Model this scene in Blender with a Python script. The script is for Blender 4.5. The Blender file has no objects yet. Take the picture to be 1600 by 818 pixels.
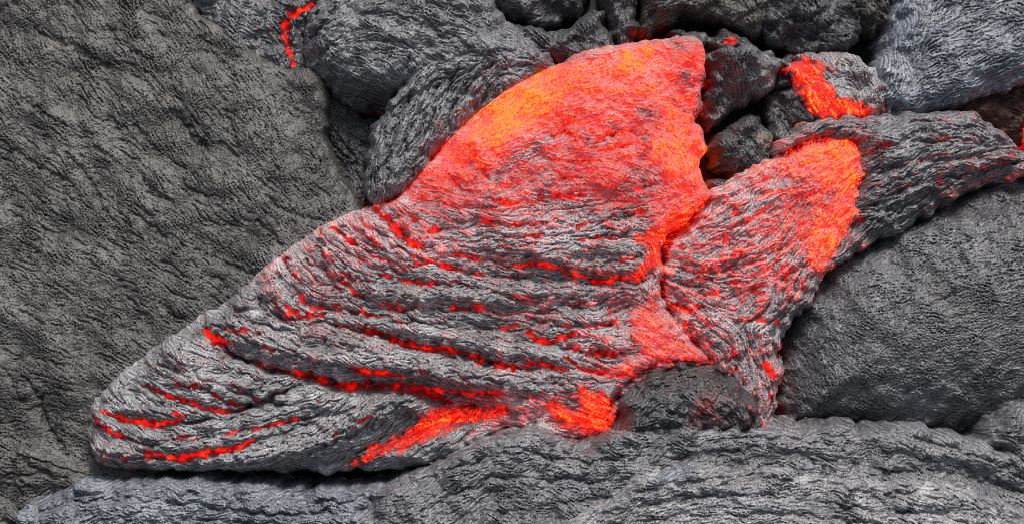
import bpy, math, time
import numpy as np
from mathutils import Vector, Matrix

T0 = time.time()
RNG = np.random.default_rng(7)
scn = bpy.context.scene
COL = scn.collection
R = math.radians

# ------------------------------------------------------------------ frame of the place
# The lava drapes a slope.  Survey coordinates (u right, v down, in steps of 2.5 mm, with a height h above
# the mean slope) are turned into metres on that slope.
U = 0.0025
ELEV = R(35)                                   # direction in which the relief rises off the slope
AX_R = np.array((1.0, 0.0, 0.0))
AX_U = np.array((0.0, math.sin(ELEV), math.cos(ELEV)))
AX_D = np.array((0.0, -math.cos(ELEV), math.sin(ELEV)))
CAM_D = 7.5
TILT = 0.45                                    # slope of the hillside against that frame
ORIGIN = np.array((0.0, 0.0, 2.0))

# ------------------------------------------------------------------ camera
cam = bpy.data.cameras.new('camera')
cam_o = bpy.data.objects.new('camera', cam); COL.objects.link(cam_o)
cam_o.location = Vector(ORIGIN + AX_D * CAM_D)
cam_o.rotation_euler = (R(90) - ELEV, 0, 0)
cam.sensor_fit = 'HORIZONTAL'; cam.sensor_width = 36.0
cam.lens = 36.0 * CAM_D / (1600 * U)
cam.clip_start = 0.05; cam.clip_end = 500
scn.camera = cam_o

# ------------------------------------------------------------------ sky, sun, exposure
SUN_EL, SUN_AZ = R(74), R(25)                  # azimuth from +Y towards +X (light from uphill)
w = bpy.data.worlds.new('World'); scn.world = w; w.use_nodes = True
nt = w.node_tree; nt.nodes.clear()
sky = nt.nodes.new('ShaderNodeTexSky'); sky.sky_type = 'NISHITA'; sky.sun_disc = False
sky.sun_elevation = SUN_EL; sky.sun_rotation = SUN_AZ; sky.dust_density = 4.0; sky.ozone_density = 1.0
bg = nt.nodes.new('ShaderNodeBackground'); bg.inputs['Strength'].default_value = 0.09
wo = nt.nodes.new('ShaderNodeOutputWorld')
hs = nt.nodes.new('ShaderNodeHueSaturation'); hs.inputs['Saturation'].default_value = 0.5   # overcast: little blue left
nt.links.new(sky.outputs[0], hs.inputs['Color']); nt.links.new(hs.outputs[0], bg.inputs[0]); nt.links.new(bg.outputs[0], wo.inputs[0])
sun = bpy.data.lights.new('sun', 'SUN'); sun.energy = 1.8; sun.angle = R(20); sun.color = (1.0, 0.96, 0.9)
sun_o = bpy.data.objects.new('sun', sun); COL.objects.link(sun_o)
sd = Vector((math.sin(SUN_AZ) * math.cos(SUN_EL), math.cos(SUN_AZ) * math.cos(SUN_EL), math.sin(SUN_EL)))
sun_o.rotation_euler = sd.to_track_quat('Z', 'Y').to_euler(); sun_o.location = (0, 0, 9)
scn.view_settings.view_transform = 'Standard'; scn.view_settings.look = 'None'
scn.view_settings.exposure = 0.6; scn.view_settings.gamma = 1.0
scn.render.engine = 'CYCLES'
scn.cycles.max_bounces = 4
scn.cycles.use_denoising = False
scn.cycles.pixel_filter_type = 'BLACKMAN_HARRIS'; scn.cycles.filter_width = 0.9

# ------------------------------------------------------------------ materials
def at_node(n, name):
    a = n.new('ShaderNodeAttribute'); a.attribute_name = name
    return a
def lava_mat(name, c0, c1, rough=0.5, spec=0.5, scale=26.0, glow=True, c2=None):
    m = bpy.data.materials.new(name); m.use_nodes = True; m.cycles.emission_sampling = 'NONE'   # broad glow: found by bounces
    n = m.node_tree.nodes; L = m.node_tree.links; n.clear()
    out = n.new('ShaderNodeOutputMaterial'); p = n.new('ShaderNodeBsdfPrincipled')
    L.new(p.outputs[0], out.inputs[0])
    geo = n.new('ShaderNodeNewGeometry')
    nz = n.new('ShaderNodeTexNoise'); nz.inputs['Scale'].default_value = scale * 0.16; nz.inputs['Detail'].default_value = 6
    L.new(geo.outputs['Position'], nz.inputs['Vector'])
    nf = n.new('ShaderNodeTexNoise'); nf.inputs['Scale'].default_value = scale * 6; nf.inputs['Detail'].default_value = 3
    L.new(geo.outputs['Position'], nf.inputs['Vector'])
    ma = n.new('ShaderNodeMath'); ma.operation = 'MULTIPLY_ADD'; ma.inputs[1].default_value = 0.6
    L.new(nz.outputs['Fac'], ma.inputs[0])
    mb = n.new('ShaderNodeMath'); mb.operation = 'MULTIPLY'; mb.inputs[1].default_value = 0.4
    L.new(nf.outputs['Fac'], mb.inputs[0]); L.new(mb.outputs[0], ma.inputs[2])
    cr = n.new('ShaderNodeValToRGB'); e = cr.color_ramp.elements
    e[0].position = 0.34; e[0].color = (*c0, 1); e[1].position = 0.66; e[1].color = (*c1, 1)
    L.new(ma.outputs[0], cr.inputs[0])
    if glow:
        tn = n.new('ShaderNodeAttribute'); tn.attribute_name = 'tone'          # strands differ in tone
        mu = n.new('ShaderNodeMix'); mu.data_type = 'RGBA'; mu.blend_type = 'MULTIPLY'; mu.inputs['Factor'].default_value = 1
        L.new(cr.outputs[0], mu.inputs['A']); L.new(tn.outputs['Fac'], mu.inputs['B'])
        am = n.new('ShaderNodeAttribute'); am.attribute_name = 'melt'          # bare melt is dark glass, crust is grey
        mx = n.new('ShaderNodeMix'); mx.data_type = 'RGBA'
        L.new(am.outputs['Fac'], mx.inputs['Factor']); L.new(mu.outputs['Result'], mx.inputs['A']); mx.inputs['B'].default_value = (.018, .014, .014, 1)
        L.new(mx.outputs['Result'], p.inputs['Base Color'])
    else:
        L.new(cr.outputs[0], p.inputs['Base Color'])
    rr = n.new('ShaderNodeMapRange'); rr.inputs[3].default_value = rough - 0.12; rr.inputs[4].default_value = rough + 0.18
    L.new(nf.outputs['Fac'], rr.inputs[0]); 
    if glow:
        rm = n.new('ShaderNodeMapRange'); L.new(at_node(n, 'glow_temp').outputs['Fac'], rm.inputs[0])
        rm.inputs[1].default_value = .35; rm.inputs[2].default_value = .6; rm.inputs[3].default_value = 0; rm.inputs[4].default_value = .3
        ra = n.new('ShaderNodeMath'); L.new(rr.outputs[0], ra.inputs[0]); L.new(rm.outputs[0], ra.inputs[1]); L.new(ra.outputs[0], p.inputs['Roughness'])
    else:
        L.new(rr.outputs[0], p.inputs['Roughness'])
    p.inputs['Specular IOR Level'].default_value = spec
    bm = n.new('ShaderNodeBump'); bm.inputs['Strength'].default_value = 0.5; bm.inputs['Distance'].default_value = 0.002
    nb = n.new('ShaderNodeTexNoise'); nb.inputs['Scale'].default_value = 190; nb.inputs['Detail'].default_value = 3
    L.new(geo.outputs['Position'], nb.inputs['Vector'])
    L.new(nb.outputs['Fac'], bm.inputs['Height']); L.new(bm.outputs[0], p.inputs['Normal'])
    if glow:
        at = n.new('ShaderNodeAttribute'); at.attribute_name = 'glow_temp'
        g = n.new('ShaderNodeValToRGB'); g.color_ramp.interpolation = 'LINEAR'
        stops = [(0.30, (0, 0, 0)), (0.42, (.035, .0002, .0001)), (0.52, (.15, .001, .0006)), (0.64, (.42, .0026, .0012)),
                 (0.76, (.80, .008, .0025)), (0.86, (1.0, .030, .005)), (0.94, (1.0, .085, .007)), (1.0, (1.0, .20, .009))]
        els = g.color_ramp.elements
        els[0].position, els[0].color = stops[0][0], (*stops[0][1], 1)
        els[1].position, els[1].color = stops[-1][0], (*stops[-1][1], 1)
        for pos, c in stops[1:-1]:
            x = els.new(pos); x.color = (*c, 1)
        L.new(at.outputs['Fac'], g.inputs[0])
        L.new(g.outputs[0], p.inputs['Emission Color'])
        p.inputs['Emission Strength'].default_value = 1.0
    return m

M_SLAB = lava_mat('brown_grey_lava', (.040, .038, .036), (.088, .084, .079), .48, .45)
M_GREY = lava_mat('grey_lava', (.045, .045, .048), (.115, .115, .121), .42, .5)
M_MID = lava_mat('ash_grey_lava', (.075, .075, .079), (.165, .165, .172), .42, .5)
M_SILVER = lava_mat('silver_lava', (.12, .118, .122), (.26, .256, .26), .42, .5)
M_BLUE = lava_mat('blue_grey_lava', (.085, .095, .115), (.180, .190, .212), .40, .5)
M_DARK = lava_mat('dark_lava', (.025, .025, .027), (.070, .069, .071), .44, .45)
M_TAN = lava_mat('brownish_lava', (.035, .032, .029), (.085, .077, .068), .5, .45)
M_GROUND = lava_mat('old_lava', (.008, .008, .008), (.022, .021, .020), .6, .3, glow=False)

# ------------------------------------------------------------------ survey lattice and noise
G = 1.25
U0, V0, U1, V1 = -220.0, -190.0, 1820.0, 1010.0
NX = int((U1 - U0) / G) + 1; NY = int((V1 - V0) / G) + 1
LU = U0 + G * np.arange(NX); LV = V0 + G * np.arange(NY)
FX = np.fft.rfftfreq(NX)[None, :]; FY = np.fft.fftfreq(NY)[:, None]
FR = np.sqrt(FX * FX + FY * FY) + 1e-9

def band(wl, width=0.5):
    """isotropic band-passed noise; wl = wavelength in survey steps; unit variance"""
    f0 = G / wl
    spec = np.fft.rfft2(RNG.standard_normal((NY, NX)).astype(np.float32))
    spec *= np.exp(-0.5 * (np.log(FR / f0) / width) ** 2)
    a = np.fft.irfft2(spec, s=(NY, NX)).astype(np.float32)
    return a / a.std()

N_FINE = band(3.4, .35); N_FINE2 = band(5.0, .4); N_MID = band(11, .4); N_ROPE = band(26, .35)
N_20 = band(20, .5); N_40 = band(42, .5); N_90 = band(95, .5); N_8 = band(8, .5); N_220 = band(220, .5)
N_5 = band(4.6, .4)

def smooth(e0, e1, x):
    t = np.clip((x - e0) / (e1 - e0), 0, 1)
    return t * t * (3 - 2 * t)

def spline(pts, n=6, closed=True):
    p = np.array(pts, float); k = len(p); out = []
    rng = range(k) if closed else range(k - 1)
    for i in rng:
        if closed:
            a, b, c, d = p[(i - 1) % k], p[i], p[(i + 1) % k], p[(i + 2) % k]
        else:
            a, b, c, d = p[max(i - 1, 0)], p[i], p[i + 1], p[min(i + 2, k - 1)]
        t = np.linspace(0, 1, n, endpoint=False)[:, None]
        out.append(0.5 * (2 * b + (c - a) * t + (2 * a - 5 * b + 4 * c - d) * t ** 2 + (3 * b - a - 3 * c + d) * t ** 3))
    if not closed: out.append(p[-1:])
    return np.concatenate(out)

def seg_dist(px, py, poly, closed, along=False):
    """distance from points to a polyline (and how far along it)"""
    best = np.full(px.shape, 1e12, np.float32)
    k = len(poly)
    if along:
        par = np.zeros(px.shape, np.float32)
        cl = np.concatenate([[0], np.cumsum(np.linalg.norm(np.diff(poly, axis=0), axis=1))]); cl /= cl[-1] + 1e-9
    for i in range(k if closed else k - 1):
        a = poly[i]; b = poly[(i + 1) % k]; d = b - a; l2 = float(d @ d) + 1e-9
        t = np.clip(((px - a[0]) * d[0] + (py - a[1]) * d[1]) / l2, 0, 1)
        dx = px - a[0] - t * d[0]; dy = py - a[1] - t * d[1]
        d2 = dx * dx + dy * dy
        if along: par = np.where(d2 < best, cl[i] + t * (cl[i + 1] - cl[i]), par)
        best = np.minimum(best, d2)
    return (np.sqrt(best), par) if along else np.sqrt(best)

def inside(px, py, poly):
    c = np.zeros(px.shape, bool); k = len(poly)
    for i in range(k):
        x0, y0 = poly[i]; x1, y1 = poly[(i + 1) % k]
        if y0 == y1: continue
        cond = ((y0 > py) != (y1 > py))
        xi = (x1 - x0) * (py - y0) / (y1 - y0) + x0
        c ^= cond & (px < xi)
    return c

def up(coarse, s, shape):
    """bilinear upsampling of a lattice sampled every s cells"""
    h, wd = shape
    yi = np.arange(h) / s; xi = np.arange(wd) / s
    y0 = np.minimum(yi.astype(int), coarse.shape[0] - 2); x0 = np.minimum(xi.astype(int), coarse.shape[1] - 2)
    fy = (yi - y0)[:, None].astype(np.float32); fx = (xi - x0)[None, :].astype(np.float32)
    a = coarse[y0][:, x0]; b = coarse[y0][:, x0 + 1]; c = coarse[y0 + 1][:, x0]; d = coarse[y0 + 1][:, x0 + 1]
    return (a * (1 - fx) + b * fx) * (1 - fy) + (c * (1 - fx) + d * fx) * fy

def flow_noise(n, ca, sa, L, step=1.0):
    """noise smeared along a direction field: strands of crust that follow the flow"""
    h, wd = n.shape
    acc = n.copy(); Y, X = np.mgrid[0:h, 0:wd].astype(np.float32)
    for sgn in (1, -1):
        x = X.copy(); y = Y.copy(); pc = ca * sgn; ps = sa * sgn
        for k in range(int(L / step)):
            x += pc * step; y += ps * step
            xi = np.clip(x, 0, wd - 1).astype(np.int32); yi = np.clip(y, 0, h - 1).astype(np.int32)
            acc += n[yi, xi]
            c2 = ca[yi, xi]; s2 = sa[yi, xi]
            flip = np.where(c2 * pc + s2 * ps < 0, -1, 1).astype(np.float32)
            pc = c2 * flip; ps = s2 * flip
    return acc / acc.std()

def long_flow(n, ca, sa, L):
    h, wd = n.shape
    if h < 24 or wd < 24: return flow_noise(n, ca, sa, L, 2.0)
    c = np.pad(flow_noise(np.ascontiguousarray(n[::3, ::3]), ca[::3, ::3], sa[::3, ::3], L / 3, 1.0), ((0, 2), (0, 2)), 'edge')
    k = np.array((.25, .5, .25), np.float32)
    c[1:-1] = k[0] * c[:-2] + k[1] * c[1:-1] + k[2] * c[2:]; c[:, 1:-1] = k[0] * c[:, :-2] + k[1] * c[:, 1:-1] + k[2] * c[:, 2:]
    return up(c, 3, (h, wd))

def idw(X, Y, pts, power=2.0):
    acc = None; W = 0
    for p in pts:
        r2 = (X - p[0]) ** 2 + (Y - p[1]) ** 2 + 120.0
        wt = r2 ** (-power)
        W = W + wt
        vals = [wt * v for v in p[2:]]
        acc = vals if acc is None else [a + v for a, v in zip(acc, vals)]
    return [a / W for a in acc]

def world(u, v, h, href):
    s = 1 - href * U / CAM_D
    X = (u - 800) * U * s; Y = (409 - v) * U * s; Z = h * U
    return ORIGIN + X[..., None] * AX_R + Y[..., None] * AX_U + Z[..., None] * AX_D

def mesh_obj(name, co, quads, mat, heat=None, melt=None, tone=None):
    me = bpy.data.meshes.new(name); nv = len(co); nf = len(quads)
    me.vertices.add(nv); me.vertices.foreach_set('co', co.astype(np.float32).ravel())
    me.loops.add(nf * 4); me.loops.foreach_set('vertex_index', quads.astype(np.int32).ravel())
    me.polygons.add(nf); me.polygons.foreach_set('loop_start', np.arange(0, nf * 4, 4, dtype=np.int32))
    if heat is not None:
        a = me.attributes.new('glow_temp', 'FLOAT', 'POINT'); a.data.foreach_set('value', heat.astype(np.float32))
        a = me.attributes.new('melt', 'FLOAT', 'POINT'); a.data.foreach_set('value', melt.astype(np.float32))
        a = me.attributes.new('tone', 'FLOAT', 'POINT'); a.data.foreach_set('value', tone.astype(np.float32))
    me.materials.append(mat); me.update(calc_edges=True)
    o = bpy.data.objects.new(name, me); COL.objects.link(o)
    return o

def tag(o, label=None, cat=None, group=None, kind=None):
    if label: o['label'] = label
    if cat: o['category'] = cat
    if group: o['group'] = group
    if kind: o['kind'] = kind
    return o

def islands(m, least=14):
    """the connected pieces of a face mask, as index tuples"""
    js, is_ = np.nonzero(m); left = set(zip(js.tolist(), is_.tolist())); out = []
    while left:
        st = [left.pop()]; got = []
        while st:
            a, b = st.pop(); got.append((a, b))
            for c in ((a + 1, b), (a - 1, b), (a, b + 1), (a, b - 1)):
                if c in left: left.discard(c); st.append(c)
        if len(got) >= least:
            g = np.array(got); out.append((g[:, 0], g[:, 1]))
    return out

TRI = [0]
def lobe(name, label, cat, poly, e, H, r, mat, dirs=((800, 400, 0),), slope=(0, 0), wob=1.0, drop=90,
         bumps=(), ridges=(), creases=(), zones=None, hot=(), cold=(), fine=1.0, mid=1.0, rope=0.0, lump=1.0,
         strand=8, group=None, parts=(), crack_parts=True, body='crust', softness=0.5, rough_heat=1.0, power=2.0,
         anchor=None, parent=None, cut=0.0, billow=0.0, grit=.3, nick=0.0, pit=1.0, grooves=(), stain=.1):
    """One body of lava: a swelling skin inside an outline, rounding down at its rim, with strands, ropes, creases and heat."""
    sp = spline(poly, 6)
    lo = sp.min(0) - 14; hi = sp.max(0) + 14
    i0 = max(int((lo[0] - U0) / G), 0); i1 = min(int((hi[0] - U0) / G) + 2, NX)
    j0 = max(int((lo[1] - V0) / G), 0); j1 = min(int((hi[1] - V0) / G) + 2, NY)
    S = np.s_[j0:j1, i0:i1]
    gu = LU[i0:i1].astype(np.float32); gv = LV[j0:j1].astype(np.float32)
    h, wd = len(gv), len(gu)
    X, Y = np.meshgrid(gu, gv)
    s = 3
    cu = gu[0] + G * s * np.arange(wd // s + 2); cv = gv[0] + G * s * np.arange(h // s + 2)
    CX, CY = np.meshgrid(cu.astype(np.float32), cv.astype(np.float32))
    d = seg_dist(CX, CY, sp, True) * np.where(inside(CX, CY, sp), 1, -1)
    d = up(d.astype(np.float32), s, (h, wd))
    d = d + wob * (.6 * N_20[S] + .25 * N_8[S] + 2.0 * N_40[S] + 2.0 * N_90[S])
    # direction of the strands
    s2 = 8
    cu = gu[0] + G * s2 * np.arange(wd // s2 + 2); cv = gv[0] + G * s2 * np.arange(h // s2 + 2)
    CX2, CY2 = np.meshgrid(cu, cv)
    c2, q2 = idw(CX2, CY2, [(a, b, math.cos(2 * R(t)), math.sin(2 * R(t))) for a, b, t in dirs], 1.5)
    ang = .5 * np.arctan2(q2, c2)
    ca2, sa2 = np.cos(ang), np.sin(ang)
    wobble = .35 * N_40[S] + .25 * N_90[S] + .25 * N_20[S]
    c2u = up(np.cos(2 * ang).astype(np.float32), s2, (h, wd)); s2u = up(np.sin(2 * ang).astype(np.float32), s2, (h, wd))
    an = .5 * np.arctan2(s2u, c2u) + wobble * .55
    ca = np.cos(an).astype(np.float32); sa = np.sin(an).astype(np.float32)
    if zones is not None:
        zc = idw(CX2, CY2, zones, power)[0].astype(np.float32)
        zone = up(zc, s2, (h, wd))
    else:
        zone = np.zeros((h, wd), np.float32)
    soft = smooth(.50, .72, zone)              # the plastic, still glowing skin carries no ropes yet
    gr = np.maximum(grit, .5 * soft)
    F1 = flow_noise(N_FINE[S], ca, sa, strand * .6, 1.0)
    F2 = flow_noise(N_FINE2[S] + .4 * N_8[S], ca, sa, strand * 1.4, 1.0)
    nrm = np.sqrt(gr * gr + (1 - gr) ** 2)
    F1 = ((1 - gr) * F1 + gr * np.roll(N_FINE, 77, 1)[S]) / nrm
    F2 = ((1 - gr) * F2 + gr * np.roll(N_5, 41, 1)[S]) / nrm
    F3 = flow_noise(N_MID[S], ca, sa, strand * 2.6, 2.0)
    ref = float(e + H * .7)
    base = (Y - 409) * TILT
    Z = base + e + slope[0] * (X - X.mean()) + slope[1] * (Y - Y.mean())
    q = np.clip(d / r, 0, 1)
    Z = Z + H * np.sqrt(np.clip(1 - (1 - q) ** 2, 0, 1))
    Z = Z - drop * smooth(0, 1, np.clip(-d / 7.0, 0, 1)) 
    env = smooth(-4, 14, d); envf = smooth(-1, 24, d)
    Z = Z + lump * (2.6 * N_90[S] + 1.2 * N_40[S] + .45 * N_20[S] + 3.5 * N_220[S]) * env
    heat = np.zeros((h, wd), np.float32)
    for (bx, by, rx, ry, rot, amp) in bumps:
        t = R(rot); dx = X - bx; dy = Y - by
        a = (dx * math.cos(t) + dy * math.sin(t)) / rx; b = (-dx * math.sin(t) + dy * math.cos(t)) / ry
        Z = Z + amp * np.exp(-(a * a + b * b))
    def stroke(pts, wdt, taper=False, calm=False):
        p = spline(pts, 4, False) if len(pts) > 2 else np.array(pts, float)
        m = wdt * 4 + 8
        a0 = max(int((p[:, 0].min() - m - gu[0]) / G), 0); a1 = min(int((p[:, 0].max() + m - gu[0]) / G) + 1, wd)
        b0 = max(int((p[:, 1].min() - m - gv[0]) / G), 0); b1 = min(int((p[:, 1].max() + m - gv[0]) / G) + 1, h)
        if a1 <= a0 or b1 <= b0: return None, None
        W = np.s_[b0:b1, a0:a1]
        gs = np.s_[j0 + b0:j0 + b1, i0 + a0:i0 + a1]
        wx = X[W] + 1.6 * N_20[gs] + .3 * N_8[gs]; wy = Y[W] + 1.5 * np.roll(N_20, 91, 1)[gs] + .3 * np.roll(N_8, 57, 0)[gs] + .2 * F2[W]
        if calm: wx = X[W] + 2.2 * N_40[gs] + .5 * N_20[gs]; wy = Y[W] + 2.2 * np.roll(N_40, 91, 1)[gs] + .5 * np.roll(N_20, 91, 1)[gs]
        if taper:
            dd, par = seg_dist(wx, wy, p, False, True)
            return W, dd / (.35 + .75 * np.sqrt(np.clip(np.sin(np.pi * par), 0, 1)) + .12 * np.roll(N_20, 33, 1)[gs]).clip(.25)
        return W, seg_dist(wx, wy, p, False)
    for (pts, wdt, amp) in ridges:
        W, dd = stroke(pts, wdt)
        if W is not None: Z[W] += amp * np.exp(-(dd / wdt) ** 2)
    for (pts, wdt, amp) in grooves:      # long troughs with rounded cords between them
        W, dd = stroke(pts, wdt * 1.6, calm=True)
        if W is not None: Z[W] -= amp * (.42 * np.exp(-dd / (1.3 * wdt)) + .6 * np.exp(-(dd / 3.0) ** 1.5)) * env[W] * np.clip(.9 + .45 * N_90[j0:j1, i0:i1][W], .15, 1.6)
    if rope:
        F4 = long_flow(N_ROPE[S], ca, sa, strand * 11)
        Z = Z + rope * (1 - .8 * soft) * (.35 * (np.abs(F4) ** .8 - .6) - 1.3 * np.exp(-(np.abs(F4) / .13) ** 1.4)) * env
    else: F4 = 0 * F3
    if billow:
        F5 = long_flow(N_40[S], ca, sa, strand * 15)
        Z = Z + billow * (1 - .8 * soft) * (np.abs(F5) ** .8 - .6) * env
    Z = Z + mid * (.65 * (1 - .2 * soft) * (np.abs(F3) - .7) + .2 * N_20[S] + .22 * N_8[S]) * envf
    Z = Z + fine * (1 - .3 * soft) * (.50 * F1 + .50 * F2) * envf
    if cut:      # lifted flakes: terraced slips across the strands
        tn = .7 * F3 + .8 * N_20[S] + .5 * N_40[S]
        Z = Z + cut * (np.floor(tn * 1.6) - tn * 1.6) * env
    if nick:     # short fissures that open along the strands
        F6 = flow_noise(np.roll(N_MID, 130, 1)[S] + .5 * np.roll(N_20, 77, 1)[S], ca, sa, strand * 2.2, 2.0)
        Z = Z - nick * smooth(1.15, 2.3, F6 + .45 * np.roll(N_90, 50, 0)[S]) * env
        F7 = flow_noise(np.roll(N_ROPE, 200, 1)[S], ca, sa, strand * 3, 2.0)
        Z = Z - 1.2 * nick * smooth(1.7, 2.6, F7 + .5 * np.roll(N_90, 150, 1)[S]) * env
    FP = flow_noise(np.roll(N_5, 300, 1)[S] + .5 * np.roll(N_8, 300, 1)[S], ca, sa, 3 + strand * .25, 1.0)
    FP = ((1 - .6 * gr) * FP + .6 * gr * np.roll(N_5, 123, 0)[S])
    hole = smooth(.75, 2.0, FP + .22 * N_20[S] + .3 * np.roll(N_90, 10, 0)[S])
    Z = Z - pit * (6.0 - 3.6 * soft) * hole * envf           # gaps between the strands
    T1 = flow_noise(N_5[S], ca, sa, strand * .8, 1.0)
    tone = np.exp(.52 * ((1 - .5 * gr) * T1 + .5 * np.roll(N_FINE, 19, 1)[S]) + .12 * np.roll(N_40, 99, 1)[S] + stain * np.roll(N_90, 19, 1)[S] + stain * np.roll(N_220, 19, 1)[S]).clip(.25, 2.6)
    cavity = .5 * hole + (-(.55 * F1 + .6 * F2 + .75 * F3 * (1 - .3 * soft) + (.5 * F4 * (1 - .7 * soft) if rope else 0))) / 1.15
    bare = np.zeros((h, wd), np.float32)
    for (pg, val, feather) in hot:
        ps = spline(pg, 4)
        dd = seg_dist(X, Y, ps, True) * np.where(inside(X, Y, ps), 1, -1) + 2.5 * N_20[S] + 1.5 * N_8[S] + 1.0 * F2
        mk = smooth(-feather, feather, dd); zone = zone + (val - zone) * mk; bare = np.maximum(bare, mk * (val > .78))
    for (pts, wdt, amt) in cold:
        W, dd = stroke(pts, wdt)
        if W is not None: zone[W] -= amt * np.exp(-(dd / wdt) ** 2) * np.clip(.7 + .5 * F2[W], .1, 1.3)
    flake = smooth(.75, 1.15, .65 * N_8[S] + .6 * N_20[S] + .5 * F2 + .3 * N_40[S])      # torn scraps of skin on the melt
    zone = zone - .20 * flake * smooth(.52, .68, zone) * (1 - .6 * smooth(.9, 1.0, zone))
    Z = Z + 1.6 * flake * soft * envf
    zz = np.clip(zone, 0, 1.3)
    amp = np.interp(zz, (0, .3, .5, .7, .95, 1.2), (.0, .13, .17, .20, .13, .08)).astype(np.float32)
    lowf = .35 * N_20[S] + .40 * N_40[S] + .50 * np.roll(N_8, 11, 1)[S] + .15 * np.roll(N_5, 201, 1)[S]
    heat = zz - .05 + amp * rough_heat * (.7 * cavity + .7 * lowf)
    heat = np.maximum(heat, np.interp(zz, (0, .42, .5, .7, .9, 1.2), (0, .30, .42, .57, .68, .88)))
    heat = np.where(zz > .02, heat, 0).astype(np.float32)
    melt = np.clip(smooth(-.3, 1.1, cavity + .6 * lowf) * smooth(.46, .66, zz) * .9 + .7 * smooth(.88, 1.02, zz + .06 * cavity + .05 * lowf) + .7 * bare + .36 * smooth(.55, .75, zz), 0, 1)
    crack_id = np.full((h, wd), -1, np.int16)
    for ci, (pts, wdt, dep, hv) in enumerate(creases):
        wdt = wdt * (.74 if hv > 0 else 1)
        W, dd = stroke(pts, wdt, True)
        if W is None: continue
        Z[W] -= (1.5 if hv > 0 else 1) * dep * np.exp(-np.abs(dd / (wdt * 1.25)) ** 1.3)
        if hv > 0:
            gs = (slice(j0 + W[0].start, j0 + W[0].stop), slice(i0 + W[1].start, i0 + W[1].stop))
            t = np.clip(1.0 - (dd / (wdt * 1.35)) ** 2 * .45, 0, 1)
            hh = hv * t * .78 + .03 * cavity[W] + .05 * N_20[gs] + .07 * N_40[gs]
            hh = np.where(t > .3, hh, 0)
            upd = hh > heat[W]
            heat[W] = np.where(upd, hh, heat[W])
            melt[W] = np.maximum(melt[W], smooth(.45, .8, t) * (hh > .4))
            core = upd & (dd < wdt * .95) & (hh > .45)
            crack_id[W] = np.where(core, ci, crack_id[W])
    # hot lava slumps a little where it is open
    # ---------------------------------------------------------------- keep what stands, coarser off to the sides
    ii = np.arange(i0, i1); jj = np.arange(j0, j1)
    ku = np.nonzero(((LU[ii] > -12) & (LU[ii] < 1612)) | (ii % 4 == 0))[0]
    kv = np.nonzero(((LV[jj] > -12) & (LV[jj] < 830)) | (jj % 4 == 0))[0]
    sub = np.ix_(kv, ku)
    d, Z, heat, melt, tone, crack_id, X, Y = d[sub], Z[sub], heat[sub], melt[sub], tone[sub], crack_id[sub], X[sub], Y[sub]
    P = world(X, Y, Z, ref + (Y - 409) * TILT)
    h, wd = Z.shape
    keep = (d > -9)
    qk = keep[:-1, :-1] & keep[1:, :-1] & keep[:-1, 1:] & keep[1:, 1:]
    idx = np.arange(h * wd).reshape(h, wd)
    quads = np.stack([idx[1:, :-1], idx[1:, 1:], idx[:-1, 1:], idx[:-1, :-1]], -1)
    if anchor is None:
        cx, cy = sp[:, 0].mean(), sp[:, 1].mean()
        a = world(np.array([cx]), np.array([cy]), np.array([e - drop * .5 + (cy - 409) * TILT]), np.array([ref]))[0]
    else: a = np.array(anchor)
    pid = np.zeros(qk.shape, np.int16)
    fx = .25 * (X[:-1, :-1] + X[1:, :-1] + X[:-1, 1:] + X[1:, 1:]); fy = .25 * (Y[:-1, :-1] + Y[1:, :-1] + Y[:-1, 1:] + Y[1:, 1:])
    names = [(body, mat, None)]
    for (pn, pg, pm, pl) in parts:
        names.append((pn, pm or mat, pl))
        ps = spline(pg, 4)
        sel = inside(fx + 1.5 * 0, fy, ps)
        pid[sel] = len(names) - 1
    if crack_parts and len(creases):
        cc = crack_id[:-1, :-1]
        for ci in range(len(creases)):
            for sel in islands((cc == ci) & qk):
                names.append(('glowing_crack', mat, None)); pid[sel] = len(names) - 1
    co_all = P.reshape(-1, 3) - a; ht = heat.ravel(); ml = melt.ravel(); tl = tone.ravel()
    def emit(nm, mt, sel):
        qs = quads[sel]
        uq, inv = np.unique(qs.ravel(), return_inverse=True)
        TRI[0] += 2 * len(qs)
        return mesh_obj(nm, co_all[uq], inv.reshape(-1, 4), mt, ht[uq], ml[uq], tl[uq])
    if len(names) == 1 and parent is None:
        o = emit(name, mat, qk); o.location = Vector(a)
        return tag(o, label, cat, group, 'thing')
    if parent is None:
        root = bpy.data.objects.new(name, None); COL.objects.link(root); root.location = Vector(a)
        root.empty_display_size = .1
        tag(root, label, cat, group, 'thing')
    else:
        root = parent
    for k, (pn, pm, pl) in enumerate(names):
        sel = qk & (pid == k)
        if sel.sum() < 4: continue
        o = emit(pn, pm, sel)
        o.parent = root
        if parent is not None: o.location = Vector(a) - root.location
        if pl: o['label'] = pl
    return root

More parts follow.
